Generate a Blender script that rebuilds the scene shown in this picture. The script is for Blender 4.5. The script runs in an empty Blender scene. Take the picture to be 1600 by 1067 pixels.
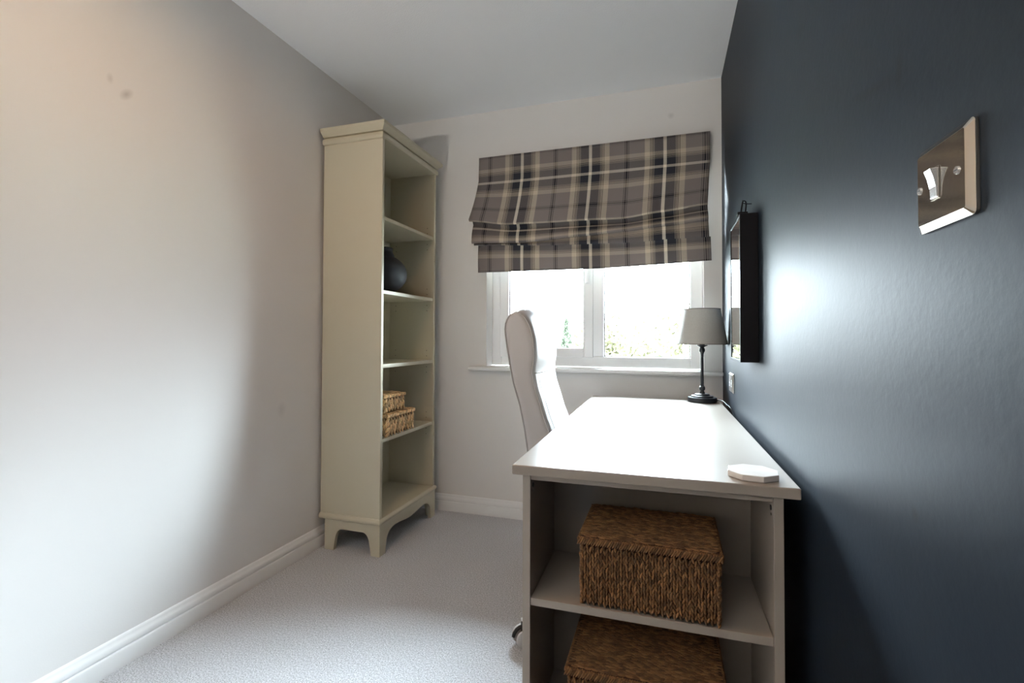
import bpy, math, random
from mathutils import Vector, Matrix, noise as mnoise

random.seed(7)
S = bpy.context.scene
COL = S.collection
PI = math.pi

# ------------------------------------------------------------------ camera
CAM_H = 1.0499
YAW, PITCH, ROLL = .3085, .0195, .0032
cd = bpy.data.cameras.new('camera')
cam = bpy.data.objects.new('camera', cd)
COL.objects.link(cam)
cd.sensor_width = 36
cd.lens = 753.26 / 1600 * 36
cd.shift_y = -21.6 / 1600
cd.clip_start = .02
cd.clip_end = 300
Xc = Vector((math.cos(YAW), math.sin(YAW), 0))
Yc = Vector((-math.sin(YAW), math.cos(YAW), 0))
Zc = Vector((0, 0, 1))
FW = Yc * math.cos(PITCH) + Zc * math.sin(PITCH)
UP = -Yc * math.sin(PITCH) + Zc * math.cos(PITCH)
RR = Xc * math.cos(ROLL) + UP * math.sin(ROLL)
UU = -Xc * math.sin(ROLL) + UP * math.cos(ROLL)
M = Matrix((RR, UU, -FW)).transposed().to_4x4()
M.translation = Vector((0, 0, CAM_H))
cam.matrix_world = M
S.camera = cam

# ------------------------------------------------------------------ world, lights, exposure
SKY_STRENGTH = 125.0
LAMP_POWER = 2.8
FILL_POWER = 60.0
S.view_settings.view_transform = 'Standard'
S.view_settings.look = 'None'
S.view_settings.gamma = 1
S.view_settings.use_curve_mapping = False
S.view_settings.exposure = .85
w = bpy.data.worlds.new('overcast_sky')
S.world = w
w.use_nodes = True
nt = w.node_tree
nt.nodes.clear()
o = nt.nodes.new('ShaderNodeOutputWorld')
bg = nt.nodes.new('ShaderNodeBackground')
tc = nt.nodes.new('ShaderNodeTexCoord')
sx = nt.nodes.new('ShaderNodeSeparateXYZ')
rp = nt.nodes.new('ShaderNodeValToRGB')
rp.color_ramp.elements[0].position = 0.0
rp.color_ramp.elements[0].color = (.115, .125, .135, 1)   # overcast: dim and hazy at the horizon, bright overhead
rp.color_ramp.interpolation = 'EASE'; rp.color_ramp.elements[1].position = .62
rp.color_ramp.elements[1].color = (.78, .90, 1, 1)
nt.links.new(tc.outputs['Generated'], sx.inputs[0])
nt.links.new(sx.outputs['Z'], rp.inputs[0])
nt.links.new(rp.outputs[0], bg.inputs[0])
bg.inputs[1].default_value = SKY_STRENGTH
nt.links.new(bg.outputs[0], o.inputs[0])

sund = bpy.data.lights.new('sun', 'SUN')
sund.energy = 15; sund.angle = math.radians(2); sund.color = (1, .98, .95)
suno = bpy.data.objects.new('sun', sund); COL.objects.link(suno)
suno.rotation_euler = Vector((-.25, .80, -.75)).to_track_quat('-Z', 'Y').to_euler()   # from behind the house, high

cy = S.cycles
cy.max_bounces = 10
cy.diffuse_bounces = 6
cy.glossy_bounces = 5
cy.transparent_max_bounces = 12
cy.sample_clamp_indirect = 8
cy.caustics_reflective = False
cy.caustics_refractive = False

# ------------------------------------------------------------------ helpers
def link(o, parent=None):
    COL.objects.link(o)
    if parent is not None:
        o.parent = parent
    return o

def tag(o, label=None, cat=None, group=None, kind=None):
    if label: o['label'] = label
    if cat: o['category'] = cat
    if group: o['group'] = group
    if kind: o['kind'] = kind
    return o

def empty(name, loc, label, cat, group=None, rz=0):
    o = bpy.data.objects.new(name, None)
    o.empty_display_size = .05
    o.location = loc
    o.rotation_euler = (0, 0, rz)
    COL.objects.link(o)
    return tag(o, label, cat, group)

class MB:
    """collects vertices and faces, builds one mesh object"""
    def __init__(s):
        s.v = []; s.f = []; s.uv = {}
    def add(s, vs, fs):
        n = len(s.v)
        s.v += [tuple(p) for p in vs]
        s.f += [tuple(i + n for i in f) for f in fs]
        return n
    def box(s, x0, x1, y0, y1, z0, z1):
        s.add([(x0,y0,z0),(x1,y0,z0),(x1,y1,z0),(x0,y1,z0),(x0,y0,z1),(x1,y0,z1),(x1,y1,z1),(x0,y1,z1)],
              [(0,3,2,1),(4,5,6,7),(0,1,5,4),(1,2,6,5),(2,3,7,6),(3,0,4,7)])
        return s
    def lathe(s, prof, n=32, c=(0,0,0), close=True):
        vs = []
        for r, z in prof:
            for k in range(n):
                a = 2*PI*k/n
                vs.append((c[0]+r*math.cos(a), c[1]+r*math.sin(a), c[2]+z))
        fs = []
        for i in range(len(prof)-1):
            for k in range(n):
                k2 = (k+1) % n
                fs.append((i*n+k, i*n+k2, (i+1)*n+k2, (i+1)*n+k))
        if close:
            if prof[0][0] > 1e-5: fs.append(tuple(range(n))[::-1])
            if prof[-1][0] > 1e-5: fs.append(tuple((len(prof)-1)*n+k for k in range(n)))
        s.add(vs, fs)
        return s
    def tube(s, pts, r, n=8, cap=True):
        pts = [Vector(p) for p in pts]
        vs = []; fs = []
        prev = None
        for i, p in enumerate(pts):
            d = (pts[min(i+1, len(pts)-1)] - pts[max(i-1, 0)]).normalized()
            if prev is None:
                a = d.orthogonal().normalized()
            else:
                a = (prev - d*prev.dot(d))
                a = a.normalized() if a.length > 1e-6 else d.orthogonal().normalized()
            prev = a
            b = d.cross(a)
            rr = r[i] if isinstance(r, (list, tuple)) else r
            for k in range(n):
                t = 2*PI*k/n
                vs.append(p + a*(rr*math.cos(t)) + b*(rr*math.sin(t)))
        for i in range(len(pts)-1):
            for k in range(n):
                k2 = (k+1) % n
                fs.append((i*n+k, i*n+k2, (i+1)*n+k2, (i+1)*n+k))
        if cap:
            fs.append(tuple(range(n))[::-1]); fs.append(tuple((len(pts)-1)*n+k for k in range(n)))
        s.add(vs, fs)
        return s
    def prism(s, poly, axis, a, b):
        """poly: 2D points; axis 0/1/2 is the extrusion axis from a to b"""
        n = len(poly)
        def mk(p, t):
            if axis == 0: return (t, p[0], p[1])
            if axis == 1: return (p[0], t, p[1])
            return (p[0], p[1], t)
        s.add([mk(p, a) for p in poly] + [mk(p, b) for p in poly],
              [tuple(range(n)), tuple(range(n, 2*n))[::-1]] +
              [(i, i+n, (i+1) % n + n, (i+1) % n) for i in range(n)])
        return s
    def stitch(s, c, d, nrm, L, W, H):
        """one woven stitch: an elongated bead along d, lying on a surface with normal nrm"""
        d = d.normalized(); b = nrm.cross(d).normalized()
        rings = ((-.5, .25), (-.28, .85), (0, 1), (.28, .85), (.5, .25))
        vs = []; n = 5
        for t, k in rings:
            for j in range(n):
                a = 2*PI*j/n
                vs.append(c + d*(L*t) + b*(W*.5*k*math.cos(a)) + nrm*(H*.5*k*math.sin(a)))
        fs = []
        for i in range(4):
            for j in range(n):
                fs.append((i*n+j, i*n+(j+1) % n, (i+1)*n+(j+1) % n, (i+1)*n+j))
        fs.append((4, 3, 2, 1, 0)); fs.append((20, 21, 22, 23, 24))
        s.add(vs, fs)
    def build(s, name, mat, parent=None, smooth=False, bevel=0, seg=2, angle=35, fix=True):
        me = bpy.data.meshes.new(name)
        me.from_pydata(s.v, [], s.f)
        if fix:
            import bmesh
            bm = bmesh.new(); bm.from_mesh(me)
            bmesh.ops.recalc_face_normals(bm, faces=bm.faces)
            bm.to_mesh(me); bm.free()
        me.materials.append(mat)
        if smooth:
            me.polygons.foreach_set('use_smooth', [True]*len(me.polygons))
            if smooth == 'auto':
                me.set_sharp_from_angle(angle=math.radians(angle))
        o = bpy.data.objects.new(name, me)
        link(o, parent)
        if bevel:
            m = o.modifiers.new('bevel', 'BEVEL')
            m.width = bevel; m.segments = seg; m.limit_method = 'ANGLE'; m.angle_limit = math.radians(30)
            m.harden_normals = False
        return o

def box(name, mat, dims, parent=None, bevel=.0012, seg=2):
    return MB().box(*dims).build(name, mat, parent, bevel=bevel, seg=seg)

# ------------------------------------------------------------------ materials
def mat(name, col, rough=.5, metal=0, bump=None, var=None, spec=.5, coat=0, transl=0, sheen=0, island=0):
    """bump: list of (scale, strength, distance, detail);  var: (scale, amount, second colour)"""
    m = bpy.data.materials.new(name)
    m.use_nodes = True
    n = m.node_tree; b = n.nodes['Principled BSDF']; L = n.links
    b.inputs['Base Color'].default_value = (*col, 1)
    b.inputs['Roughness'].default_value = rough
    b.inputs['Metallic'].default_value = metal
    b.inputs['Specular IOR Level'].default_value = spec
    b.inputs['Coat Weight'].default_value = coat
    if sheen:
        b.inputs['Sheen Weight'].default_value = sheen
    tc = n.nodes.new('ShaderNodeTexCoord')
    cout = None
    if var:
        nz = n.nodes.new('ShaderNodeTexNoise'); nz.inputs['Scale'].default_value = var[0]
        nz.inputs['Detail'].default_value = 4
        L.new(tc.outputs['Object'], nz.inputs['Vector'])
        r = n.nodes.new('ShaderNodeMapRange')
        r.inputs['From Min'].default_value = .3; r.inputs['From Max'].default_value = .7
        r.inputs['To Min'].default_value = 0; r.inputs['To Max'].default_value = var[1]
        L.new(nz.outputs['Fac'], r.inputs['Value'])
        mx = n.nodes.new('ShaderNodeMix'); mx.data_type = 'RGBA'
        mx.inputs['A'].default_value = (*col, 1); mx.inputs['B'].default_value = (*var[2], 1)
        L.new(r.outputs[0], mx.inputs['Factor'])
        cout = mx.outputs['Result']
    if island:
        g = n.nodes.new('ShaderNodeNewGeometry')
        hs = n.nodes.new('ShaderNodeHueSaturation')
        r = n.nodes.new('ShaderNodeMapRange')
        r.inputs['To Min'].default_value = 1-island; r.inputs['To Max'].default_value = 1+island
        L.new(g.outputs['Random Per Island'], r.inputs['Value'])
        L.new(r.outputs[0], hs.inputs['Value'])
        if cout: L.new(cout, hs.inputs['Color'])
        else: hs.inputs['Color'].default_value = (*col, 1)
        cout = hs.outputs[0]
    if cout: L.new(cout, b.inputs['Base Color'])
    last = None
    for (sc, st, dist, det) in (bump or []):
        nz = n.nodes.new('ShaderNodeTexNoise'); nz.inputs['Scale'].default_value = sc
        nz.inputs['Detail'].default_value = det
        L.new(tc.outputs['Object'], nz.inputs['Vector'])
        bp = n.nodes.new('ShaderNodeBump'); bp.inputs['Strength'].default_value = st
        bp.inputs['Distance'].default_value = dist
        L.new(nz.outputs['Fac'], bp.inputs['Height'])
        if last: L.new(last, bp.inputs['Normal'])
        last = bp.outputs[0]
    if last: L.new(last, b.inputs['Normal'])
    if transl:
        t = n.nodes.new('ShaderNodeBsdfTranslucent')
        t.inputs[0].default_value = (*col, 1)
        if cout: L.new(cout, t.inputs[0])
        ms = n.nodes.new('ShaderNodeMixShader'); ms.inputs[0].default_value = transl
        L.new(b.outputs[0], ms.inputs[1]); L.new(t.outputs[0], ms.inputs[2])
        L.new(ms.outputs[0], n.nodes['Material Output'].inputs[0])
    return m

def add_stains(m, marks, dark):
    """soft worn marks at given object-space points: (x,y,z,radius,amount)"""
    n = m.node_tree; L = n.links; b = n.nodes['Principled BSDF']
    tc = n.nodes.new('ShaderNodeTexCoord')
    src = b.inputs['Base Color'].links[0].from_socket if b.inputs['Base Color'].links else None
    base = tuple(b.inputs['Base Color'].default_value)
    for (x, y, z, ry, rz, ang, amt) in marks:
        mp = n.nodes.new('ShaderNodeMapping'); mp.vector_type = 'TEXTURE'
        mp.inputs['Location'].default_value = (x, y, z)
        mp.inputs['Rotation'].default_value = (ang, 0, 0)
        mp.inputs['Scale'].default_value = (.02, ry, rz)
        L.new(tc.outputs['Object'], mp.inputs['Vector'])
        gr = n.nodes.new('ShaderNodeTexGradient'); gr.gradient_type = 'SPHERICAL'
        L.new(mp.outputs[0], gr.inputs[0])
        mu = n.nodes.new('ShaderNodeMath'); mu.operation = 'MULTIPLY'; mu.inputs[1].default_value = amt
        L.new(gr.outputs['Fac'], mu.inputs[0])
        mx = n.nodes.new('ShaderNodeMix'); mx.data_type = 'RGBA'
        mx.inputs['A'].default_value = base
        if src: L.new(src, mx.inputs['A'])
        mx.inputs['B'].default_value = (*dark, 1)
        L.new(mu.outputs[0], mx.inputs['Factor'])
        src = mx.outputs['Result']
    L.new(src, b.inputs['Base Color'])

M_wall = mat('painted_plaster', (.79, .77, .75), .75, bump=[(220, .12, .001, 3), (14, .1, .002, 2)], var=(2.5, .25, (.77, .745, .72)))
add_stains(M_wall, [(-1.659, 1.092, 1.830, .016, .030, -.75, .42), (-1.659, 1.043, 1.858, .012, .02, 0, .25),
                    (-1.659, 1.771, .718, .03, .04, 0, .16), (.03, 2.689, 2.235, .02, .02, 0, .25)], (.22, .19, .17))
M_ceil = mat('stippled_ceiling', (.89, .92, .96), .85, bump=[(190, .5, .002, 3), (420, .25, .001, 2)])
M_navy = mat('dark_navy_satin_paint', (.009, .015, .025), .52, bump=[(95, .16, .0016, 4), (9, .12, .004, 2)],
             var=(3, .5, (.014, .020, .026)), spec=.16)
add_stains(M_navy, [(.279, .80, 1.40, .12, .012, .25, .5), (.279, .715, 1.385, .012, .03, .1, .6),
                    (.279, 1.171, 1.712, .05, .02, .2, .5), (.279, .688, .842, .012, .012, 0, .7)], (.006, .006, .007))
M_trim = mat('white_gloss_paint', (.83, .83, .825), .32)
M_sill = mat('white_sill_paint', (.86, .86, .85), .3)
M_upvc = mat('white_upvc', (.92, .93, .94), .25)
M_cream = mat('cream_green_furniture_paint', (.57, .525, .40), .38, bump=[(60, .05, .001, 2)])
M_pin = mat('pin_hole_dark', (.05, .045, .035), .8)
M_desk = mat('pale_taupe_desk_paint', (.35, .305, .26), .30, bump=[(40, .03, .001, 2)])
M_steel = mat('brushed_steel', (.62, .57, .50), .10, metal=1, bump=[(300, .06, .0005, 2)])
M_rocker = mat('satin_rocker', (.80, .80, .80), .2, metal=.85)
M_slot = mat('black_plastic', (.015, .015, .016), .4)
M_black = mat('black_frame_lacquer', (.005, .005, .007), .6, spec=.2)
M_leather = mat('white_leather', (.49, .465, .45), .42, bump=[(260, .12, .0008, 3), (7, .2, .004, 2)])
M_pipe = mat('white_leather_piping', (.42, .395, .38), .5)
M_thread = mat('seam_thread', (.42, .38, .35), .7)
M_vase = mat('charcoal_ceramic', (.018, .020, .026), .6, bump=[(30, .15, .002, 3)])
M_lampm = mat('dark_bronze_lamp_metal', (.016, .018, .024), .38, metal=.2)
M_linen = mat('grey_linen_shade', (.48, .47, .44), .9, bump=[(500, .5, .0006, 2)], var=(350, .6, (.60, .59, .56)), transl=.15)
M_rim = mat('shade_trim', (.12, .11, .10), .8)
M_marble = mat('pale_marble', (.80, .76, .72), .3, var=(28, .5, (.66, .60, .56)))
M_sea = mat('seagrass', (.15, .066, .022), .75, var=(60, .8, (.26, .13, .048)), island=.45, bump=[(900, .5, .0006, 2)])
M_seaD = mat('seagrass_core', (.05, .022, .010), .9)
M_hya = mat('water_hyacinth', (.70, .44, .21), .7, var=(70, .8, (.92, .68, .40)), island=.4, bump=[(600, .5, .0006, 2)])
M_hyaD = mat('hyacinth_core', (.22, .12, .055), .9)
M_grass = mat('pale_paving_and_dry_lawn', (.40, .41, .39), .9, var=(.3, .8, (.30, .33, .26)))
M_leafy = mat('yellow_green_leaf', (.036, .034, .019), .9, island=.5, transl=.3, spec=.05)
M_conif = mat('conifer_leaf', (.030, .036, .025), .9, island=.5, transl=.2, spec=.05)
M_bark = mat('bark', (.12, .09, .06), .9, bump=[(20, .5, .01, 4)])
M_brickf = mat('house_render', (.55, .50, .44), .9)
M_tiles = mat('roof_tile', (.20, .13, .10), .8)
M_lampsh = mat('pendant_shade_enamel', (.55, .5, .45), .4)
M_gold = mat('brass', (.6, .45, .2), .3, metal=1)

# mirror
M_mirror = mat('mirror_silver', (.86, .88, .9), .015, metal=1)

# glass: clear with a Fresnel reflection
M_glass = bpy.data.materials.new('window_glass'); M_glass.use_nodes = True
n = M_glass.node_tree; n.nodes.remove(n.nodes['Principled BSDF'])
tr = n.nodes.new('ShaderNodeBsdfTransparent'); tr.inputs[0].default_value = (.97, .99, .985, 1)
gl = n.nodes.new('ShaderNodeBsdfGlossy'); gl.inputs['Roughness'].default_value = .01
lw = n.nodes.new('ShaderNodeFresnel'); lw.inputs[0].default_value = 1.45
ms = n.nodes.new('ShaderNodeMixShader')
n.links.new(lw.outputs[0], ms.inputs[0]); n.links.new(tr.outputs[0], ms.inputs[1]); n.links.new(gl.outputs[0], ms.inputs[2])
n.links.new(ms.outputs[0], n.nodes['Material Output'].inputs[0])

# carpet
M_carpet = mat('grey_carpet', (.67, .67, .70), .95, sheen=.3,
               bump=[(420, 1.0, .006, 3), (90, .6, .006, 3)], var=(2.2, .5, (.57, .57, .60)))
n = M_carpet.node_tree; b = n.nodes['Principled BSDF']
src = b.inputs['Base Color'].links[0].from_socket
tc = n.nodes.new('ShaderNodeTexCoord')
nz = n.nodes.new('ShaderNodeTexNoise'); nz.inputs['Scale'].default_value = 230; nz.inputs['Detail'].default_value = 3
n.links.new(tc.outputs['Object'], nz.inputs['Vector'])
mr = n.nodes.new('ShaderNodeMapRange'); mr.inputs['From Min'].default_value = .35; mr.inputs['From Max'].default_value = .65
mr.inputs['To Min'].default_value = .62; mr.inputs['To Max'].default_value = 1.3
n.links.new(nz.outputs['Fac'], mr.inputs['Value'])
hs = n.nodes.new('ShaderNodeHueSaturation'); n.links.new(src, hs.inputs['Color']); n.links.new(mr.outputs[0], hs.inputs['Value'])
n.links.new(hs.outputs[0], b.inputs['Base Color'])

# plaid fabric: warp and weft stripes in metres, read from the UV map
M_plaid = bpy.data.materials.new('plaid_wool'); M_plaid.use_nodes = True
n = M_plaid.node_tree; L = n.links; b = n.nodes['Principled BSDF']
b.inputs['Roughness'].default_value = .95; b.inputs['Specular IOR Level'].default_value = .15
uvn = n.nodes.new('ShaderNodeUVMap'); uvn.uv_map = 'UVMap'
sp = n.nodes.new('ShaderNodeSeparateXYZ'); L.new(uvn.outputs[0], sp.inputs[0])
TAU = (.25, .22, .21); DRK = (.040, .044, .056); LGT = (.56, .48, .38); WHT = (.78, .71, .60); BLK = (.010, .011, .015); MID = (.26, .23, .20)
half = [(0, BLK), (.008, TAU), (.021, BLK), (.030, TAU), (.235, LGT), (.305, BLK), (.315, LGT), (.325, BLK), (.335, LGT), (.343, BLK), (.351, MID), (.365, DRK), (.479, WHT)]
stops = list(half)
for i in range(len(half)-1, 0, -1):
    stops.append((1-half[i][0], half[i-1][1]))
stops = sorted(stops, key=lambda s: s[0])
def plaid_ramp(sock, period, off):
    md = n.nodes.new('ShaderNodeMath'); md.operation = 'MULTIPLY_ADD'
    md.inputs[1].default_value = 1/period; md.inputs[2].default_value = off
    L.new(sock, md.inputs[0])
    fr = n.nodes.new('ShaderNodeMath'); fr.operation = 'FRACT'; L.new(md.outputs[0], fr.inputs[0])
    r = n.nodes.new('ShaderNodeValToRGB'); cr = r.color_ramp; cr.interpolation = 'CONSTANT'
    cr.elements[0].position = 0; cr.elements[0].color = (*stops[0][1], 1)
    cr.elements[1].position = stops[1][0]; cr.elements[1].color = (*stops[1][1], 1)
    for p, c in stops[2:]:
        e = cr.elements.new(p); e.color = (*c, 1)
    L.new(fr.outputs[0], r.inputs[0])
    return r.outputs[0]
ru = plaid_ramp(sp.outputs[0], .393, 1 - .072/.393)
rv = plaid_ramp(sp.outputs[1], .315, 0)
nz = n.nodes.new('ShaderNodeTexNoise'); nz.inputs['Scale'].default_value = 900; L.new(uvn.outputs[0], nz.inputs['Vector'])
mr = n.nodes.new('ShaderNodeMapRange'); mr.inputs['From Min'].default_value = .35; mr.inputs['From Max'].default_value = .65
mr.inputs['To Min'].default_value = .22; mr.inputs['To Max'].default_value = .62; L.new(nz.outputs['Fac'], mr.inputs['Value'])
mx = n.nodes.new('ShaderNodeMix'); mx.data_type = 'RGBA'
L.new(mr.outputs[0], mx.inputs['Factor']); L.new(ru, mx.inputs['A']); L.new(rv, mx.inputs['B'])
L.new(mx.outputs['Result'], b.inputs['Base Color'])
bp = n.nodes.new('ShaderNodeBump'); bp.inputs['Strength'].default_value = .3; bp.inputs['Distance'].default_value = .001
L.new(nz.outputs['Fac'], bp.inputs['Height']); L.new(bp.outputs[0], b.inputs['Normal'])
t = n.nodes.new('ShaderNodeBsdfTranslucent'); L.new(mx.outputs['Result'], t.inputs[0])
ms = n.nodes.new('ShaderNodeMixShader'); ms.inputs[0].default_value = .10
L.new(b.outputs[0], ms.inputs[1]); L.new(t.outputs[0], ms.inputs[2])
L.new(ms.outputs[0], n.nodes['Material Output'].inputs[0])

# ------------------------------------------------------------------ room shell
XL, XR, YB, YF, H = -1.659, .279, 2.689, -2.2, 2.4
OX0, OX1, OZ0, OZ1 = -1.017, .190, .877, 2.06        # window opening
OUT = YB + .19
def struct(o): o['kind'] = 'structure'; return o
struct(box('floor', M_carpet, (XL-.1, XR+.1, YF-.1, OUT, -.1, 0), bevel=0))
struct(box('ceiling', M_ceil, (XL-.1, XR+.1, YF-.1, OUT, H, H+.1), bevel=0))
struct(box('wall_left', M_wall, (XL-.1, XL, YF-.1, OUT, 0, H), bevel=0))
struct(box('wall_right', M_navy, (XR, XR+.1, YF-.1, OUT, 0, H), bevel=0))
struct(box('wall_front', M_navy, (XL, XR, YF-.1, YF, 0, H), bevel=0))
m = MB()
xs = [XL, OX0, OX1, XR]; zs = [0, OZ0-.024, OZ1, H]
for i in range(3):
    for j in range(3):
        if i == 1 and j == 1: continue
        m.box(xs[i], xs[i+1], YB, OUT, zs[j], zs[j+1])
wb = struct(m.build('wall_back', M_wall, fix=False))

def skirt_profile(h=.098, t=.016):
    return [(0, 0), (t, 0), (t, .052), (t-.002, .056), (t-.0055, .058), (t-.0055, .061), (t-.002, .063), (t-.002, .073),
            (t-.005, .080), (t-.009, .084), (t-.010, .090), (t-.013, h-.002), (t-.016, h)]
pf = skirt_profile()
struct(MB().prism([(XL+a, z) for a, z in pf], 1, YF, YB-.0).build('baseboard_left', M_trim, smooth='auto', angle=50))
struct(MB().prism([(YB-a, z) for a, z in pf], 0, XL, XR).build('baseboard_back', M_trim, smooth='auto', angle=50))
struct(MB().prism([(YF+a, z) for a, z in pf], 0, XL, XR).build('baseboard_front', M_trim, smooth='auto', angle=50))

# ------------------------------------------------------------------ window
FY0, FY1 = YB+.10, YB+.17
win = bpy.data.objects.new('window_1', None); win.location = ((OX0+OX1)/2, FY0, OZ0); link(win); win['kind'] = 'structure'
def wl(mb):  # to window-local coordinates
    mb.v = [(x-(OX0+OX1)/2, y-FY0, z-OZ0) for x, y, z in mb.v]; return mb
MX0, MX1 = -.405, -.338                                # mullion
m = MB()
m.box(OX0, OX0+.062, FY0, FY1, OZ0, OZ1); m.box(OX1-.062, OX1, FY0, FY1, OZ0, OZ1)
m.box(OX0+.062, OX1-.062, FY0, FY1, OZ0, OZ0+.062); m.box(OX0+.062, OX1-.062, FY0, FY1, OZ1-.062, OZ1)
m.box(MX0, MX1, FY0, FY1, OZ0+.062, OZ1-.062)
wl(m).build('window_frame', M_upvc, win, bevel=.004)
# opening casement on the left
CX0, CX1, CZ0, CZ1 = OX0+.055, MX0+.008, OZ0+.055, OZ1-.055
m = MB(); cw = .056
m.box(CX0, CX0+cw, FY0-.014, FY0+.045, CZ0, CZ1); m.box(CX1-cw, CX1, FY0-.014, FY0+.045, CZ0, CZ1)
m.box(CX0+cw, CX1-cw, FY0-.014, FY0+.045, CZ0, CZ0+cw); m.box(CX0+cw, CX1-cw, FY0-.014, FY0+.045, CZ1-cw, CZ1)
wl(m).build('casement_sash', M_upvc, win, bevel=.005, seg=3)
def bead(x0, x1, z0, z1, y):
    m = MB(); g = .004
    m.box(x0, x0+g, y-.004, y+.006, z0, z1); m.box(x1-g, x1, y-.004, y+.006, z0, z1)
    m.box(x0+g, x1-g, y-.004, y+.006, z0, z0+g); m.box(x0+g, x1-g, y-.004, y+.006, z1-g, z1)
    return wl(m)
bead(CX0+cw, CX1-cw, CZ0+cw, CZ1-cw, FY0+.01).build('gasket', M_rim, win)
bead(MX1, OX1-.062, OZ0+.062, OZ1-.062, FY0+.03).build('gasket', M_rim, win)
wl(MB().box(CX0+cw, CX1-cw, FY0+.012, FY0+.016, CZ0+cw, CZ1-cw)).build('pane', M_glass, win)
wl(MB().box(MX1, OX1-.062, FY0+.034, FY0+.038, OZ0+.062, OZ1-.062)).build('pane', M_glass, win)
m = MB(); hx = CX1-cw/2
m.box(hx-.012, hx+.012, FY0-.024, FY0-.014, 1.36, 1.50)
m.box(hx-.008, hx+.008, FY0-.042, FY0-.024, 1.46, 1.482)
m.box(hx-.008, hx+.008, FY0-.050, FY0-.040, 1.36, 1.482)
wl(m).build('window_handle', M_upvc, win, bevel=.003)
# sill board
m = MB(); m.box(OX0, OX1, YB-.001, FY0, OZ0-.024, OZ0); m.box(-1.118, XR, YB-.050, YB-.001, OZ0-.024, OZ0)
sill = struct(m.build('trim_1', M_sill, bevel=.009, seg=4))

pl_ = bpy.data.lights.new('window_portal', 'AREA'); pl_.shape = 'RECTANGLE'; pl_.size = OX1-OX0; pl_.size_y = OZ1-OZ0
pl_.cycles.is_portal = True
po = bpy.data.objects.new('window_portal', pl_); po.location = ((OX0+OX1)/2, OUT+.01, (OZ0+OZ1)/2)
po.rotation_euler = (-PI/2, 0, 0); COL.objects.link(po)

# ------------------------------------------------------------------ outside
GZ = -2.9
grd = MB(); grd.box(-60, 60, OUT+.3, 120, GZ-.2, GZ)
struct(grd.build('ground_outside', M_grass))
def leaf_crown(m, c, rad, count, size, seed, squash=(1, 1, 1), cone=False):
    r = random.Random(seed)
    for _ in range(count):
        if cone:
            h = r.random()**1.5
            a = r.random()*2*PI; q = (1-h)*rad*(.55+.45*r.random())
            p = Vector((c[0]+q*math.cos(a), c[1]+q*math.sin(a), c[2]+h*squash[2]))
        else:
            d = Vector((r.gauss(0, 1), r.gauss(0, 1), r.gauss(0, 1))).normalized()
            lump = .72+.5*mnoise.noise(d*2.1+Vector((seed, 0, 0)))
            q = rad*lump*(r.random()**.35)
            p = Vector((c[0]+d.x*q*squash[0], c[1]+d.y*q*squash[1], c[2]+d.z*q*squash[2]))
        a = Vector((r.gauss(0, 1), r.gauss(0, 1), r.gauss(0, 1))).normalized()
        b_ = a.orthogonal().normalized(); s = size*(.6+.8*r.random())
        m.add([p-a*s, p+b_*s*.45, p+a*s, p-b_*s*.45], [(0, 1, 2, 3)])
def tree(name, x, y, h, rad, leafm, label, seed, cone=False):
    t = empty(name, (x, y, GZ), label, 'tree')
    rr = random.Random(seed)
    m = MB()
    m.tube([(0, 0, 0), (.05, .03, h*.35), (0, .05, h*.7), (.02, 0, h*.93)], [h*.035, h*.028, h*.015, h*.005], 8)
    m.build('trunk', M_bark, t, smooth=True)
    if not cone:
        for k in range(9):
            a = k*2.4; z = h*(.35+.05*k)
            e = (math.cos(a)*rad*.75, math.sin(a)*rad*.75, z+rad*.5)
            MB().tube([(0, 0, z), (e[0]*.5, e[1]*.5, z+rad*.2), e], [h*.013, h*.009, h*.003], 6).build('branch', M_bark, t, smooth=True)
    m = MB()
    if cone: leaf_crown(m, (0, 0, h*.12), rad, 2600, .09, seed, (1, 1, h*.88), True)
    else: leaf_crown(m, (0, 0, h-rad*.95), rad, 3800, .075, seed, (1, 1, .95))
    o = m.build('foliage', leafm, t, fix=False); o['kind'] = 'stuff'
    return t
tree('garden_tree', .0, 11.0, 5.0, 1.9, M_leafy, 'yellow-green leafy garden tree faint beyond the right window pane, nearest the lamp', 3)
tree('garden_tree', -1.55, 13.4, 4.75, 1.4, M_leafy, 'pale yellow-green garden tree faint beyond the right pane, beside the mullion', 5)
tree('conifer', -2.98, 15.0, 4.5, .95, M_conif, 'small green conifer showing beyond the left pane beside the chair back', 9, True)

# ------------------------------------------------------------------ pendant lamp (above the camera's view)
PX, PY = -.92, .86
pend = empty('ceiling_lamp', (PX, PY, H), 'round enamel shaded lamp fixed to the ceiling', 'lamp')
MB().lathe([(.045, -.02), (.045, 0)], 24).build('ceiling_rose', M_lampsh, pend, smooth='auto')
DZP = .078
m = MB(); m.lathe([(r_, z_+DZP) for r_, z_ in [(.02, -.09), (.05, -.10), (.10, -.14), (.13, -.185), (.128, -.185), (.098, -.143), (.048, -.103), (.018, -.093)]], 40, close=False)
m.build('shade', M_lampsh, pend, smooth=True)
MB().lathe([(r_, z_+DZP) for r_, z_ in [(.004, -.10), (.016, -.105), (.016, -.125), (.026, -.14), (.028, -.155), (.02, -.172), (.002, -.178)]], 20).build('bulb', mat('bulb_glass', (.9, .85, .75), .3), pend, smooth=True)
ld = bpy.data.lights.new('pendant_bulb_light', 'AREA'); ld.shape = 'DISK'; ld.size = .2; ld.energy = LAMP_POWER
ld.color = (1, .45, .10)
lo = bpy.data.objects.new('pendant_bulb_light', ld); lo.location = (0, 0, -.108); lo.parent = pend; COL.objects.link(lo)

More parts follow.
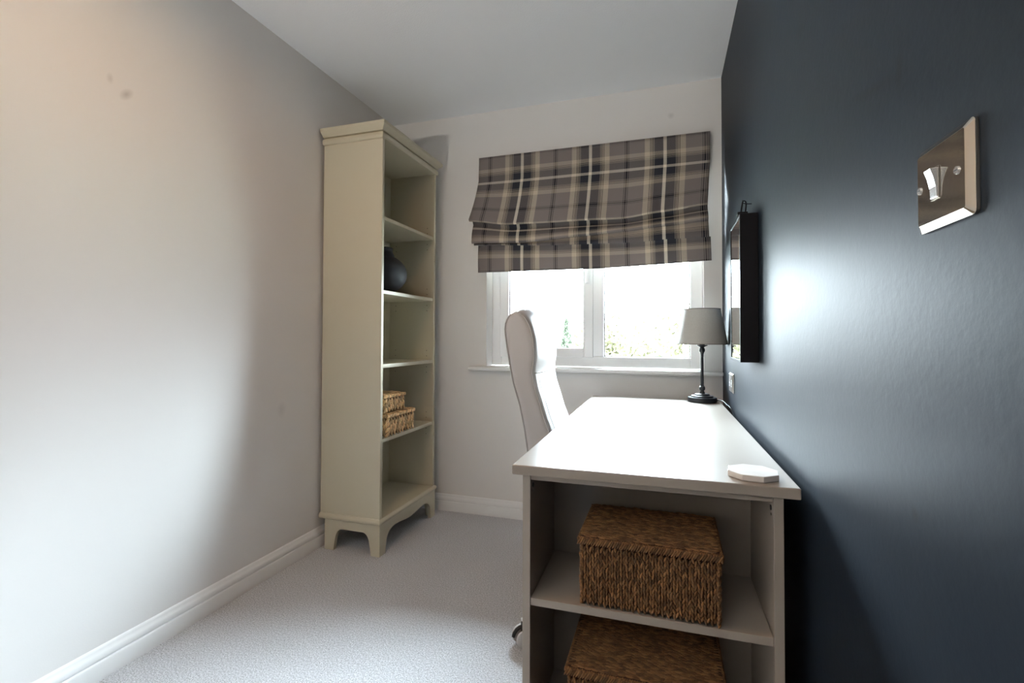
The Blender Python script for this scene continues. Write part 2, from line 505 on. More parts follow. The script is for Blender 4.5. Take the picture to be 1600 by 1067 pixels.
# unseen lamp added behind the camera to fill ceiling and back wall
up = empty('added_fill_lamp', (-1.30, -1.95, 0), 'added unseen fill lamp behind the viewpoint, shaped as a slim floor uplighter', 'lamp')
MB().lathe([(0, 0), (.13, 0), (.135, .006), (.13, .018), (.02, .026), (.012, .03)], 32).build('base', M_lampsh, up, smooth='auto')
MB().tube([(0, 0, .026), (0, 0, .84)], .011, 14).build('pole', M_lampsh, up, smooth='auto')
MB().lathe([(.012, .83), (.05, .84), (.14, .87), (.19, .90), (.187, .90), (.138, .873), (.05, .845)], 40, close=False).build('lamp_bowl', M_lampsh, up, smooth=True)
ud = bpy.data.lights.new('fill_light', 'AREA'); ud.shape = 'DISK'; ud.size = .34; ud.energy = FILL_POWER
ud.color = (1, .91, .80)
uo = bpy.data.objects.new('fill_light', ud); uo.location = (0, 0, .905); uo.rotation_euler = (PI, 0, 0); uo.parent = up; COL.objects.link(uo)

# ------------------------------------------------------------------ bookcase
BX0, BX1, BY0, BY1, BH = -1.642, -1.303, 2.013, 2.590, 2.088
bc = empty('bookcase', ((BX0+BX1)/2, (BY0+BY1)/2, 0), 'tall narrow cream open bookcase with cornice and arched plinth against left wall', 'bookcase')
def bl(mb):
    mb.v = [(x-(BX0+BX1)/2, y-(BY0+BY1)/2, z) for x, y, z in mb.v]; return mb
T = .019
def bbox(name, d, bevel=.0012, seg=2, mt=None): return bl(MB().box(*d)).build(name, mt or M_cream, bc, bevel=bevel, seg=seg)
bbox('side_panel', (BX0, BX1, BY0+.004, BY0+.004+T, .172, 2.03))
bbox('side_panel', (BX0, BX1, BY1-.004-T, BY1-.004, .172, 2.03))
bbox('back_panel', (BX0+.036, BX0+.044, BY0+.023, BY1-.023, .16, 2.03), bevel=0)
bbox('top_panel', (BX0, BX1, BY0+.004, BY1-.004, 2.03, 2.048))
for z in (1.630, 1.268, .905, .543):
    bbox('shelf', (BX0+.044, BX1-.006, BY0+.0235, BY1-.0235, z-.009, z+.010), bevel=.003, seg=3)
bbox('bottom_shelf', (BX0+.044, BX1-.002, BY0+.023, BY1-.023, .150, .168))
# cornice: profile swept round three sides, mitred
def sweep3(prof, name):
    """prof: list of (outward offset, z); path: wall-left front corner ... goes round near side, front, far side"""
    pts = []
    path = lambda o: [(BX0, BY0-o), (BX1+o, BY0-o), (BX1+o, BY1+o), (BX0, BY1+o)]
    vs = []; n = len(prof)
    for k in range(4):
        for o, z in prof:
            p = path(o)[k]; vs.append((p[0], p[1], z))
    fs = []
    for k in range(3):
        for i in range(n-1):
            fs.append((k*n+i, k*n+i+1, (k+1)*n+i+1, (k+1)*n+i))
    m = MB(); m.add(vs, fs)
    # back and top/bottom closing
    top = [(k*n+n-1) for k in range(4)]; bot = [k*n for k in range(4)]
    m.f += [tuple(top), tuple(bot[::-1])]
    m.f += [tuple(range(n)) + tuple(), tuple(3*n+i for i in range(n))]
    return bl(m).build(name, M_cream, bc, smooth='auto', angle=28)
sweep3([(-.004, 2.048), (.006, 2.050), (.010, 2.056), (.016, 2.062), (.024, 2.068), (.028, 2.074), (.028, 2.088)], 'cornice')
sweep3([(-.004, 2.012), (.004, 2.014), (.008, 2.020), (.009, 2.027), (.008, 2.036), (.004, 2.042), (-.004, 2.044)], 'cornice_bead')
sweep3([(-.003, .150), (.006, .151), (.010, .157), (.010, .164), (.006, .171), (.001, .176), (-.003, .177)], 'plinth_moulding')
# plinth with arched cut-outs
def arch(a, b, zt, leg_a, leg_b, base_a, base_b, mid):
    """outline of an apron from a to b with an ogee arch under it"""
    pts = [(a, 0), (a+base_a, 0)]
    def ease(p, q, n=7, ex=1):
        out = []
        for i in range(1, n+1):
            t = i/n; out.append((p[0]+(q[0]-p[0])*(1-math.cos(t*PI/2)), p[1]+(q[1]-p[1])*math.sin(t*PI/2)))
        return out
    L0 = (a+base_a, 0); L1 = (a+leg_a, .107)
    pts += [(a+base_a+.004, .03)] + ease((a+base_a+.010, .055), L1)
    c = (a+b)/2; R1 = (b-leg_b, .107); 
    n = 8
    for i in range(1, n):
        t = i/n
        x = L1[0]+(R1[0]-L1[0])*t
        pts.append((x, .107 - mid*math.sin(t*PI)**2))
    right = [(b-base_b-.004, .03)] + ease((b-base_b-.010, .055), R1)
    pts += right[::-1] + [(b-base_b, 0), (b, 0), (b, zt), (a, zt)]
    return pts
PZ = .150
bl(MB().prism(arch(BX0+.03, BX1+.0035, PZ, .10, .095, .052, .048, 0.0), 1, BY0, BY0+.020)).build('plinth_side', M_cream, bc)
bl(MB().prism(arch(BX0+.03, BX1+.0035, PZ, .10, .095, .052, .048, 0.0), 1, BY1-.020, BY1)).build('plinth_side', M_cream, bc)
bl(MB().prism(arch(BY0+.0202, BY1-.0202, PZ, .115, .115, .030, .030, .014), 0, BX1-.017, BX1+.0035)).build('plinth_front', M_cream, bc)
# shelf pin holes
m = MB()
for zc in (1.630, 1.268, .905, .543):
    for k in (-2, -1, 1, 2):
        for x in (BX1-.045, BX0+.085):
            for y in (BY1-.0232,):
                z = zc + k*.032
                vs = [(x+.0024*math.cos(a*PI/4), y-.0004, z+.0024*math.sin(a*PI/4)) for a in range(8)]
                vs2 = [(x+.0024*math.cos(a*PI/4), y+.0004, z+.0024*math.sin(a*PI/4)) for a in range(8)]
                m.add(vs+vs2, [tuple(range(8))]+[(i, (i+1) % 8, (i+1) % 8+8, i+8) for i in range(8)])
h = bl(m).build('pin_hole', M_pin, bc); h['kind'] = 'stuff'

# vase on second shelf
vs_ = empty('vase', (-1.46, 2.262, 1.278), 'round charcoal ceramic vase with short neck on the bookcase shelf', 'vase')
prof = [(.0, .0), (.055, 0), (.062, .004)]
for i in range(1, 22):
    t = i/22
    a = -PI/2 + .42 + t*(PI-.42-.42)
    prof.append((.134*math.cos(a), .108+.108*math.sin(a)*1.0))
prof += [(.062, .219), (.058, .224), (.056, .236), (.058, .244), (.058, .249), (.053, .250), (.050, .246), (.049, .22), (.055, .20), (.1, .15)]
MB().lathe(prof, 48, close=False).build('body', M_vase, vs_, smooth=True)

# ------------------------------------------------------------------ woven baskets
def weave_box(m, x0, x1, y0, y1, z0, z1, pitch, L, seed, thick, taper=0, top=True, sides=True, rim=0, rowtop=True):
    r = random.Random(seed)
    def J(s): return (r.random()-.5)*2*s
    cx, cy_ = (x0+x1)/2, (y0+y1)/2
    def wall(p, q, nrm):
        p = Vector(p); q = Vector(q); n_ = max(2, int((q-p).length/pitch)); mrows = max(1, round((z1-z0)/L))
        dz = (z1-z0)/mrows
        for i in range(n_):
            for j in range(-1, mrows+1):
                z = z0 + dz*(j+.5+(.5 if i % 2 else 0))
                if z < z0 + dz*.1 or z > z1 - dz*.1: continue
                c = p.lerp(q, (i+.5)/n_); c.z = z
                tilt = (.32 if i % 2 else -.32) + J(.15)
                t = (q-p).normalized()
                d = Vector((0, 0, 1)) + t*tilt
                c = c + nrm*(J(thick*.25) + thick*.1) + t*J(pitch*.12)
                m.stitch(c, d, nrm, dz*1.3, pitch*.98, thick)
    if sides:
        wall((x0, y0, 0), (x1, y0, 0), Vector((0, -1, 0)))
        wall((x0, y1, 0), (x1, y1, 0), Vector((0, 1, 0)))
        wall((x0, y0, 0), (x0, y1, 0), Vector((-1, 0, 0)))
        wall((x1, y0, 0), (x1, y1, 0), Vector((1, 0, 0)))
    if top:
        rows = max(2, int((y1-y0)/pitch)); cols = max(2, round((x1-x0)/L/1.0)); dx = (x1-x0)/cols
        for i in range(rows):
            y = y0 + (i+.5)*(y1-y0)/rows
            for j in range(cols+1):
                x = x0 + dx*(j+(.5 if i % 2 else 0))
                if x < x0+dx*.2 or x > x1-dx*.2: continue
                c = Vector((x+J(dx*.08), y, z1+J(thick*.2)+math.sin(j*PI)*0))
                d = Vector((1, J(.2)+(.12 if i % 2 else -.12), 0))
                m.stitch(c, d, Vector((0, 0, 1)), dx*1.2, pitch*1.15, thick)
def braid(m, loop, z, w, L, seed, h):
    r = random.Random(seed)
    for k in range(len(loop)):
        p = Vector((*loop[k], z)); q = Vector((*loop[(k+1) % len(loop)], z))
        n_ = max(2, int((q-p).length/L)); t = (q-p).normalized(); nn = Vector((t.y, -t.x, 0))
        for i in range(n_):
            c = p.lerp(q, (i+.5)/n_) + Vector((0, 0, (r.random()-.5)*.001))
            m.stitch(c, t*.55+Vector((0, 0, .85)) , nn, h*1.15, L*1.0, w)
            m.stitch(c+Vector((0, 0, h*.35))-nn*w*.25, t*.6+nn*.7, Vector((0, 0, 1)), w*1.3, L*1.0, w*.7)

def basket(name, loc, rz, wx, wy, hb, hl, pitch, L, thick, mt, mc, label, cat, group, seed, lid_over=.006, lid_rz=0, lid_tilt=0):
    b_ = empty(name, loc, label, cat, group, rz)
    x, y = wx/2, wy/2
    core = box('basket_core', mc, (-x+thick*.5, x-thick*.5, -y+thick*.5, y-thick*.5, .002, hb-.002), b_, bevel=.006)
    m = MB(); weave_box(m, -x, x, -y, y, thick*.25, hb, pitch, L, seed, thick, top=False)
    # rounded corner cords
    for sx_, sy_ in ((-1, -1), (1, -1), (1, 1), (-1, 1)):
        n_ = int(hb/L*1.4)
        for j in range(n_):
            c = Vector((sx_*(x-thick*.1), sy_*(y-thick*.1), hb*(j+.5)/n_)); nn = Vector((sx_, sy_, 0)).normalized()
            m.stitch(c, Vector((-sy_*.5, sx_*.5, .9)), nn, hb/n_*1.4, pitch*1.2, thick)
    o = m.build('woven_wall', mt, b_, smooth=True, fix=False); o['kind'] = 'stuff'
    lx, ly = x+lid_over, y+lid_over
    lid = box('lid', mc, (-lx+thick*.5, lx-thick*.5, -ly+thick*.5, ly-thick*.5, 0, hl-thick*.3), b_, bevel=.004)
    lid.location = (0, 0, hb+.002); lid.rotation_euler = (lid_tilt, 0, lid_rz)
    m = MB(); weave_box(m, -lx+thick*.6, lx-thick*.6, -ly+thick*.6, ly-thick*.6, 0, hl-thick*.2, pitch*.8, L*1.5, seed+1, thick*.8, sides=False)
    o = m.build('woven_top', mt, lid, smooth=True, fix=False); o['kind'] = 'stuff'
    m = MB(); braid(m, [(-lx, -ly), (lx, -ly), (lx, ly), (-lx, ly)], hl*.42, thick*1.2, pitch*.85, seed+2, hl*.9)
    o = m.build('braided_rim', mt, lid, smooth=True, fix=False); o['kind'] = 'stuff'
    return b_

basket('woven_box', (-1.43, 2.222, .553), 0, .235, .255, .090, .020, .013, .026, .009, M_hya, M_hyaD,
       'larger tan woven lidded box, lower of two stacked on bookcase shelf', 'box', 'tan woven boxes on the bookcase', 21)
basket('woven_box', (-1.425, 2.178, .672), .0, .205, .178, .068, .018, .013, .024, .009, M_hya, M_hyaD,
       'smaller tan woven lidded box resting on the larger woven box', 'box', 'tan woven boxes on the bookcase', 31)

# ------------------------------------------------------------------ desk
DX0, DX1, DY0, DY1, DZ = -.352, .256, 1.100, 2.528, .747
DC = ((DX0+DX1)/2, (DY0+DY1)/2)
desk = empty('desk', (DC[0]-.004, DC[1], 0), 'pale taupe desk with open shelf end standing along the dark wall', 'desk', rz=.010)
def dk(mb):
    mb.v = [(x-DC[0], y-DC[1], z) for x, y, z in mb.v]; return mb
def dbox(name, d, bevel=.0012, seg=2): return dk(MB().box(*d)).build(name, M_desk, desk, bevel=bevel, seg=seg)
dbox('desktop', (DX0, DX1, DY0, DY1, DZ-.023, DZ), bevel=.003, seg=3)
PXA, PXB = -.328, .226
UY0, UY1 = DY0+.010, DY0+.30
dbox('side_panel', (PXA, PXA+.019, UY0, UY1, 0, DZ-.023))
dbox('side_panel', (PXB-.019, PXB, UY0, UY1, 0, DZ-.023))
dbox('back_panel', (PXA+.019, PXB-.019, UY1-.022, UY1-.012, .06, DZ-.023), bevel=0)
dbox('top_rail', (PXA+.019, PXB-.019, UY0+.004, UY0+.022, DZ-.036, DZ-.023))
dbox('shelf', (PXA+.0195, PXB-.0195, UY0+.003, UY1-.022, .417, .435))
dbox('shelf', (PXA+.0195, PXB-.0195, UY0+.003, UY1-.022, .082, .100))
dbox('plinth', (PXA+.019, PXB-.019, UY0+.03, UY0+.046, 0, .082))
dbox('end_panel', (PXA, PXB, DY1-.060, DY1-.040, 0, DZ-.023))
dbox('modesty_panel', (PXB-.06, PXB-.042, UY1, DY1-.060, .35, DZ-.023))
for x, s in ((PXA+.019, 1), (PXB-.019, -1)):
    m = MB()
    m.tube([(x, UY0+.022, DZ-.052), (x+s*.002, UY0+.022, DZ-.052)], .0055, 12)
    dk(m).build('cam_fitting', M_slot, desk)
    m = MB(); m.tube([(x, UY0+.022, DZ-.066), (x+s*.001, UY0+.022, DZ-.066)], .003, 10)
    dk(m).build('cam_fitting', M_slot, desk)

basket('seagrass_basket', (-.039, 1.222, .436), -.012, .296, .205, .138, .020, .0062, .0105, .0066, M_sea, M_seaD,
       'brown seagrass basket with lid on the middle shelf of the desk', 'basket', 'seagrass baskets in the desk', 41, lid_over=.005, lid_tilt=.02)
basket('seagrass_basket', (-.050, 1.236, .101), .0, .335, .225, .165, .022, .0062, .0105, .0066, M_sea, M_seaD,
       'larger seagrass basket below, on the lowest shelf of the desk', 'basket', 'seagrass baskets in the desk', 51, lid_over=.006)

# coaster
cs = MB()
def octa(rx, ry, a0=.39): return [(rx*math.cos(a0+k*PI/4), ry*math.sin(a0+k*PI/4)) for k in range(8)]
cs.prism(octa(.0535, .0535, .25), 2, 0, .013)
o = cs.build('coaster', M_marble, bevel=.0015, seg=2); o.location = (.181, 1.172, DZ+.0005)
tag(o, 'pale marble octagonal coaster on the near right corner of the desk', 'coaster')

# ------------------------------------------------------------------ table lamp
lamp = empty('table_lamp', (.1645, 2.455, DZ), 'small table lamp with tapered grey linen shade and dark turned stem on desk', 'lamp')
m = MB(); m.lathe([(0, 0), (.064, 0), (.065, .003), (.065, .019), (.063, .022), (.05, .0225), (.049, .0285), (.047, .030), (.034, .0305), (.033, .036), (.030, .038), (.012, .0385)], 48)
m.build('base', M_lampm, lamp, smooth='auto')
m = MB(); m.lathe([(.013, .038), (.0115, .044), (.0085, .050), (.0085, .053), (.0125, .056), (.0135, .064), (.012, .071), (.0085, .074), (.0085, .077), (.0075, .082), (.0068, .13), (.0068, .20),
                   (.0075, .226), (.009, .229), (.0085, .232), (.0125, .238), (.0135, .245), (.0115, .252), (.0085, .255), (.010, .258), (.016, .262), (.024, .265), (.025, .268), (.012, .2685), (.012, .285), (.013, .287), (.013, .33)], 28)
m.build('stem', M_lampm, lamp, smooth='auto')
m = MB()
z0, z1, r0, r1 = 1.020-DZ, 1.185-DZ, .1135, .082
m.lathe([(r0, z0), (r1, z1), (r1-.0015, z1), (r0-.0015, z0), (r0, z0)], 64, close=False)
sh = m.build('lamp_shade', M_linen, lamp, smooth='auto')
for rr_, zz_ in ((r0+.0004, z0), (r1+.0004, z1)):
    m = MB()
    m.lathe([(rr_-.002, zz_-.0015), (rr_+.0006, zz_-.0015), (rr_+.0006, zz_+.0015), (rr_-.002, zz_+.0015), (rr_-.002, zz_-.0015)], 64, close=False)
    m.build('shade_trim', M_rim, lamp, smooth='auto')
m = MB()
for k in range(3):
    a = k*2*PI/3+.4; m.tube([(0, 0, .287), (.06*math.cos(a), .06*math.sin(a), .29), ((r1+.012)*math.cos(a), (r1+.012)*math.sin(a), z0+.09)], .0014, 6)
m.build('shade_carrier', M_lampm, lamp)
MB().lathe([(.012, .33), (.02, .345), (.026, .365), (.02, .385), (.004, .393)], 18).build('bulb', mat('off_bulb', (.8, .8, .78), .2), lamp, smooth=True)
def bez(pts, n=10):
    out = []
    P = [Vector(p) for p in pts]
    for i in range(len(P)-1):
        p0 = P[max(i-1, 0)]; p1 = P[i]; p2 = P[i+1]; p3 = P[min(i+2, len(P)-1)]
        for k in range(n):
            t = k/n
            out.append(.5*((2*p1)+(-p0+p2)*t+(2*p0-5*p1+4*p2-p3)*t*t+(-p0+3*p1-3*p2+p3)*t**3))
    out.append(P[-1]); return out
MB().tube(bez([(.062, .0, .008), (.076, -.008, .012), (.089, -.045, .009), (.0935, -.12, .0045), (.0985, -.17, .003), (.1045, -.20, -.02), (.1055, -.21, -.12), (.1050, -.21, -.35), (.1050, -.20, -.70)]), .0022, 8).build('power_cord', M_slot, lamp, smooth=True)

# ------------------------------------------------------------------ mirror on the dark wall
MY0, MY1, MZ0, MZ1, MXF = 1.672, 1.908, .972, 1.445, .225
mir = empty('wall_mirror', (XR, (MY0+MY1)/2, (MZ0+MZ1)/2), 'black deep-framed rectangular mirror hung on the dark wall above the desk', 'mirror')
cyM, czM = (MY0+MY1)/2, (MZ0+MZ1)/2
def ml(mb):
    mb.v = [(x-XR, y-cyM, z-czM) for x, y, z in mb.v]; return mb
m = MB(); ft = .009
m.box(MXF, XR-.001, MY0, MY0+ft, MZ0, MZ1); m.box(MXF, XR-.001, MY1-ft, MY1, MZ0, MZ1)
m.box(MXF, XR-.001, MY0+ft, MY1-ft, MZ0, MZ0+ft); m.box(MXF, XR-.001, MY0+ft, MY1-ft, MZ1-ft, MZ1)
ml(m).build('frame', M_black, mir, bevel=.0015)
ml(MB().box(MXF+.002, MXF+.006, MY0+ft, MY1-ft, MZ0+ft, MZ1-ft)).build('mirror_glass', M_mirror, mir)
ml(MB().box(XR-.010, XR-.002, MY0+ft, MY1-ft, MZ0+ft, MZ1-ft)).build('backing_board', M_black, mir)
m = MB()
hy = cyM
m.tube(bez([(.244, hy-.010, 1.472), (.246, hy-.013, 1.492), (.252, hy-.004, 1.513), (.262, hy+.006, 1.508), (.260, hy+.012, 1.472)], 8), .0026, 8)
ml(m).build('hanging_loop', M_black, mir, smooth=True)
m = MB(); m.box(.232, .264, hy-.020, hy+.016, 1.464, 1.474); m.box(.240, .256, hy-.010, hy+.008, MZ1-.001, 1.465); ml(m).build('loop_bracket', M_black, mir, bevel=.002)
m = MB(); m.tube([(XR-.0005, hy, 1.503), (.262, hy, 1.504), (.252, hy, 1.507), (.250, hy, 1.517)], .0016, 8); ml(m).build('wall_hook', M_black, mir, smooth=True)

# ------------------------------------------------------------------ switch and socket on the dark wall
def rounded(cy, cz, w, h, r, n=5):
    pts = []
    for sx_, sz_, a0 in ((1, 1, 0), (-1, 1, PI/2), (-1, -1, PI), (1, -1, 3*PI/2)):
        for k in range(n+1):
            a = a0 + k/n*PI/2
            pts.append((cy+sx_*(w/2-r)+r*math.cos(a), cz+sz_*(h/2-r)+r*math.sin(a)))
    return pts
SY, SZ = .607, 1.2125
sw = empty('light_switch', (XR, SY, SZ), 'brushed steel single light switch on the dark wall', 'switch')
def plate(m, w, h, depth, edge):
    a = rounded(0, 0, w, h, .005); b_ = rounded(0, 0, w, h, .005); c = rounded(0, 0, w-2*edge, h-2*edge, .003)
    N = len(a)
    vs = [(-.0005, p[0], p[1]) for p in a] + [(-depth*.45, p[0], p[1]) for p in b_] + [(-depth, p[0], p[1]) for p in c]
    fs = [tuple(range(N))]
    for k in range(2):
        for i in range(N): fs.append((k*N+i, k*N+(i+1) % N, (k+1)*N+(i+1) % N, (k+1)*N+i))
    fs.append(tuple(2*N+i for i in range(N)))
    m.add(vs, fs); return m
plate(MB(), .104, .092, .0085, .0075).build('face_plate', M_steel, sw, bevel=.0006)
# rocker in a shallow surround, pressed at the bottom
m = MB(); m.box(-.0095, -.0083, -.001, .015, -.017, .017); m.build('rocker_surround', M_steel, sw, bevel=.0004)
m = MB()
m.prism([(-.0092, -.0155), (-.0108, -.0150), (-.0115, -.004), (-.0135, .006), (-.0165, .0148), (-.0092, .0155)], 1, .0005, .0135)
m.build('rocker', M_rocker, sw, bevel=.0006)
for y in (-.032, .040):
    m = MB(); m.tube([(-.0083, y, .001), (-.0097, y, .001)], .0038, 16)
    s_ = m.build('screw', M_rocker, sw, smooth='auto')
    MB().box(-.0099, -.0096, y-.003, y+.003, .0005, .0015).build('screw_slot', M_slot, s_)

sk = empty('wall_socket', (XR, 2.305, .853), 'white and steel plug socket on the dark wall behind the lamp', 'socket')
plate(MB(), .118, .086, .009, .006).build('face_plate', M_rocker, sk, bevel=.0006)
for y, z in ((-.03, .0), (.03, .0)):
    m = MB(); m.box(-.0094, -.0088, y-.014, y+.014, z-.016, z+.014); m.build('socket_face', M_trim, sk, bevel=.0003)
    m = MB(); m.box(-.0098, -.0093, y-.002, y+.002, z+.004, z+.011); m.box(-.0098, -.0093, y-.010, y-.005, z-.010, z-.007); m.box(-.0098, -.0093, y+.005, y+.010, z-.010, z-.007)
    m.build('pin_slot', M_slot, sk)
for y in (-.008, .008):
    MB().box(-.0125, -.0088, y-.004, y+.004, .018, .032).build('rocker', M_trim, sk, bevel=.0006)

# ------------------------------------------------------------------ desk chair
chair = empty('desk_chair', (-.25, 1.885, 0), 'high-backed white leather desk chair tucked in at the side of the desk', 'chair')
CO = Vector((-.25, 1.885, 0))
rear = [(.30, -.405), (.40, -.430), (.50, -.458), (.56, -.474), (.627, -.487), (.721, -.501), (.803, -.519), (.879, -.543), (.94, -.556), (1.023, -.570), (1.075, -.577), (1.105, -.574), (1.128, -.560), (1.138, -.540), (1.141, -.520)]
front = [(.30, -.255), (.40, -.265), (.50, -.31), (.56, -.338), (.627, -.365), (.709, -.395), (.759, -.415), (.812, -.431), (.871, -.451), (.92, -.459), (.94, -.457), (.975, -.451), (1.04, -.455), (1.095, -.470), (1.125, -.490), (1.138, -.508), (1.141, -.518)]
def interp(tab, z):
    if z <= tab[0][0]: return tab[0][1]
    for (a, xa), (b_, xb) in zip(tab, tab[1:]):
        if z <= b_: return xa+(xb-xa)*(z-a)/(b_-a)
    return tab[-1][1]
Y0, Y1 = 1.700, 2.065
def ring(z, grow=0, n=6):
    xr, xf = interp(rear, z), interp(front, z)
    t = max(0, (z-1.02)/.121); 
    yy0, yy1 = Y0, Y1
    r = min((xf-xr)*.48, .022)
    pts = []
    corners = [(xf-r, yy1-r, 0), (xr+r, yy1-r, PI/2), (xr+r, yy0+r, PI), (xf-r, yy0+r, 3*PI/2)]
    crown = .024*max(0, min(1, (z-1.0)/.12))
    for k, (cx_, cy__, a0) in enumerate(corners):
        for i in range(n+1):
            a = a0+i/n*PI/2
            pts.append([cx_+r*math.cos(a), cy__+r*math.sin(a)])
        # subdivide the long sides so the crown can curve
        nx = corners[(k+1) % 4]
        p = (cx_+r*math.cos(a0+PI/2), cy__+r*math.sin(a0+PI/2)); q = (nx[0]+r*math.cos(nx[2]), nx[1]+r*math.sin(nx[2]))
        for i in range(1, 8):
            pts.append([p[0]+(q[0]-p[0])*i/8, p[1]+(q[1]-p[1])*i/8])
    out = []
    ym = (Y0+Y1)/2; hw = (Y1-Y0)/2
    for x, y in pts:
        u = (y-ym)/hw
        puff = .010*(1-u*u) if x > (xr+xf)/2 else .004*(1-u*u)*-1
        out.append((x+puff, y, z+crown*(1-u*u)))
    return out
zs_ = [.30+.02*i for i in range(42)] 
zs_ = [z for z in zs_ if z < 1.10] + [1.10, 1.112, 1.122, 1.130, 1.136, 1.139, 1.141]
rings = [ring(z) for z in zs_]
N = len(rings[0])
m = MB()
vs = [Vector(p)-CO for r_ in rings for p in r_]
fs = []
for i in range(len(rings)-1):
    for k in range(N): fs.append((i*N+k, i*N+(k+1) % N, (i+1)*N+(k+1) % N, (i+1)*N+k))
ct = sum((Vector(p) for p in rings[-1]), Vector())/N - CO + Vector((0, 0, .004)); cbm = sum((Vector(p) for p in rings[0]), Vector())/N - CO
ni = len(vs); vs += [ct, cbm]
top0 = (len(rings)-1)*N
for k in range(N):
    fs.append((top0+k, top0+(k+1) % N, ni)); fs.append(((k+1) % N, k, ni+1))
m.add(vs, fs)
bk = m.build('backrest', M_leather, chair, smooth=True)
# piping round the edge of the near and far side panels, and seams
def fx(z, y, off=.002):
    u = (y-(Y0+Y1)/2)/((Y1-Y0)/2); crown = .024*max(0, min(1, (z-1.0)/.12))*(1-u*u)
    return Vector((interp(front, z)+.010*(1-u*u)+off, y, z+crown))-CO
for y, s in ((Y0+.004, -1), (Y1-.004, 1)):
    pts = [Vector((interp(front, z)-.006, y-s*0, z))-CO for z in zs_[8:-3]]
    pts += [Vector((interp(rear, z)+.006, y, z))-CO for z in zs_[8:-3]][::-1]
    MB().tube(pts, .0028, 6).build('piping', M_pipe, bk, smooth=True)
ys = [Y0+.012+(Y1-Y0-.024)*i/16 for i in range(17)]
MB().tube([fx(.918, y, .001) for y in ys], .0022, 6).build('headrest_seam', M_thread, bk, smooth=True)
for y in (Y0+.052, Y1-.052):
    MB().tube([fx(z, y, -.0004) for z in [.46+.02*i for i in range(23)]], .0012, 6).build('panel_seam', M_thread, bk, smooth=True)
m = MB()
for i in range(60):
    z = .60+i*.0052
    p = fx(z, Y0+.018, 0)
    m.box(p.x-.0008, p.x+.0008, p.y-.0016, p.y+.0016, p.z-.0012, p.z+.0012)
st = m.build('stitching', M_thread, bk); st['kind'] = 'stuff'
# seat
m = MB()
def sup(a, b_, n_, z0_, z1_, cx_, cy_):
    L_ = []
    for t in range(9):
        ph = -PI/2+PI*t/8; k = abs(math.cos(ph))**.35; z = (z0_+z1_)/2+(z1_-z0_)/2*math.sin(ph)
        L_.append([(cx_+a*k*abs(math.cos(q))**.4*(1 if math.cos(q) > 0 else -1), cy_+b_*k*abs(math.sin(q))**.4*(1 if math.sin(q) > 0 else -1), z) for q in [2*PI*i/n_ for i in range(n_)]])
    return L_
LL = sup(.215, .20, 40, .42, .52, .045, 0)
vs = [p for r_ in LL for p in r_]; fs = []
for i in range(8):
    for k in range(40): fs.append((i*40+k, i*40+(k+1) % 40, (i+1)*40+(k+1) % 40, (i+1)*40+k))
fs += [tuple(range(40))[::-1], tuple(320+k for k in range(40))]
m.add(vs, fs); m.build('seat', M_leather, chair, smooth=True)
HX, HY = .05, -.07
MB().lathe([(.028, .10), (.028, .30), (.018, .30), (.018, .42), (.08, .425)], 24, c=(HX, HY, 0)).build('gas_lift', M_steel, chair, smooth='auto')
for k in range(5):
    a = math.radians(219) + k*2*PI/5
    dx, dy = math.cos(a), math.sin(a); R_ = .345
    m = MB(); m.tube([(HX, HY, .13), (HX+dx*.12, HY+dy*.12, .125), (HX+dx*R_, HY+dy*R_, .078)], [.030, .024, .014], 10)
    leg = m.build('leg', M_upvc, chair, smooth=True)
    m = MB()
    px, py = HX+dx*R_, HY+dy*R_; tx, ty = -dy, dx
    for s in (-1, 1):
        c0 = Vector((px+tx*.013*s, py+ty*.013*s, .030)); c1 = Vector((px+tx*.026*s, py+ty*.026*s, .030))
        m.tube([c0, c0+(c1-c0)*.2, c0+(c1-c0)*.8, c1], [.024, .0295, .0295, .022], 20)
    m.build('caster_wheel', M_leather, leg, smooth='auto')
    m = MB(); m.tube([(px, py, .078), (px, py, .040)], .006, 8)
    hood = []
    for i in range(9):
        t = PI*(.05+.9*i/8); hood.append((px-dx*.034*math.cos(t), py-dy*.034*math.cos(t), .030+.034*math.sin(t)))
    m.tube(hood, .0065, 8)
    m.build('caster_hood', M_slot, leg, smooth=True)

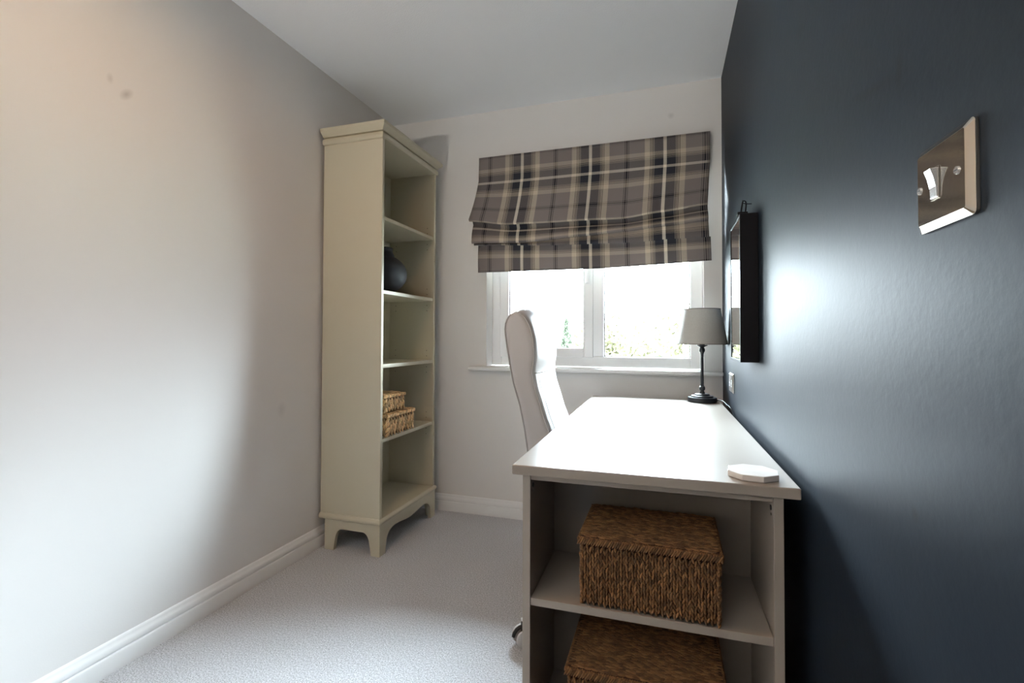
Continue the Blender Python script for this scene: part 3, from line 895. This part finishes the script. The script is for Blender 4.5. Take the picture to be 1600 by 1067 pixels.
# ------------------------------------------------------------------ roman blind
BLX0, BLX1 = -1.055, .221
ZT = 2.113
NX = 60
def poly(tab, u):
    for (a, za), (b_, zb) in zip(tab, tab[1:]):
        if u <= b_:
            t = (u-a)/(b_-a); t = t*t*(3-2*t)*.5+t*.5
            return za+(zb-za)*t
    return tab[-1][1]
def cols(u):
    """fabric profile at u in 0..1 : (s, dx, y, z)"""
    zA = poly([(0, 1.724), (.186, 1.688), (.42, 1.684), (.668, 1.678), (.83, 1.698), (1, 1.72)], u)
    zB = poly([(0, 1.597), (.243, 1.586), (.504, 1.603), (.667, 1.614), (.83, 1.631), (1, 1.646)], u)
    zC = poly([(0, 1.588), (.41, 1.563), (.73, 1.556), (.83, 1.563), (1, 1.563)], u)
    zD = poly([(0, 1.430), (.3, 1.427), (.57, 1.426), (.8, 1.434), (1, 1.445)], u)
    e0 = -.036*(1-u)**2*1.0 - .018*u*u              # sideways drift of the edges
    b = .115+.02*math.sin(u*5)
    P = []
    Yw = YB-.036
    def seg(s0, s1, p, q, n, bow=0, inc=False):
        for i in range(n+(1 if inc else 0)):
            t = i/n; k = math.sin(PI*t)*bow
            P.append((s0+(s1-s0)*t, p[0]+(q[0]-p[0])*t, p[1]+(q[1]-p[1])*t+k, p[2]+(q[2]-p[2])*t))
    wv = .004*math.sin(u*21)
    seg(0, .14, (0, Yw, ZT), (0, Yw-.004, ZT-.14), 6)
    A = Yw-.068+wv; B = Yw-.046-wv; Cc = Yw-.030
    seg(.14, .385, (0, Yw-.004, ZT-.14), (e0, A, zA+.010), 12, bow=.012)
    seg(.385, .400, (e0, A, zA+.010), (e0, A+.008, zA-.001), 3, bow=-.003)
    seg(.400, .425, (e0, A+.008, zA-.001), (e0*.9, Yw-.020, zA+.014), 3)
    seg(.425, .450, (e0*.9, Yw-.020, zA+.014), (e0*.8, Yw-.012, zA-.012), 3)
    seg(.450, .560, (e0*.8, Yw-.012, zA-.012), (e0*.75, B, zB+.008), 8, bow=-.008)
    seg(.560, .570, (e0*.75, B, zB+.008), (e0*.75, B+.007, zB), 3, bow=-.002)
    seg(.570, .600, (e0*.75, B+.007, zB), (e0*.6, Yw-.010, zB+.008), 3)
    zc = min(zC, zB-.006)
    seg(.700, .770, (e0*.6, Yw-.010, zB+.006), (e0*.5, Cc, zc+.004), 5, bow=-.004)
    seg(.770, .776, (e0*.5, Cc, zc+.004), (e0*.5, Cc+.005, zc-.001), 2)
    seg(.776, .800, (e0*.5, Cc+.005, zc-.001), (0, Yw-.004, zc+.004), 3)
    seg(.800, .945, (0, Yw-.004, zc+.004), (.004*u, Yw-.006+.5*wv, zD), 8, bow=-.004, inc=True)
    return P
C = [cols(i/NX) for i in range(NX+1)]
NV = len(C[0])
vs = []; uvs = []
for i, c in enumerate(C):
    u = i/NX; x = BLX0+(BLX1-BLX0)*u
    for (s, dx, y, z) in c:
        vs.append((x+dx, y, z)); uvs.append((x-BLX0, s))
fs = [(i*NV+j, (i+1)*NV+j, (i+1)*NV+j+1, i*NV+j+1) for i in range(NX) for j in range(NV-1)]
blind = empty('roman_blind', ((BLX0+BLX1)/2, YB, ZT), 'grey and taupe plaid roman blind half raised over the window', 'blind')
off = Vector(blind.location)
me = bpy.data.meshes.new('blind_fabric')
me.from_pydata([Vector(v)-off for v in vs], [], fs)
ul = me.uv_layers.new(name='UVMap')
for p in me.polygons:
    for li in p.loop_indices: ul.data[li].uv = uvs[me.loops[li].vertex_index]
me.materials.append(M_plaid)
me.polygons.foreach_set('use_smooth', [True]*len(me.polygons))
fo = bpy.data.objects.new('blind_fabric', me); link(fo, blind)
md = fo.modifiers.new('solid', 'SOLIDIFY'); md.thickness = .0018; md.offset = 1
MB().box(BLX0+.004-off.x, BLX1-.004-off.x, YB-.033-off.y, -.001, ZT-.030-off.z, ZT-.003-off.z).build('headrail', M_upvc, blind, bevel=.001)
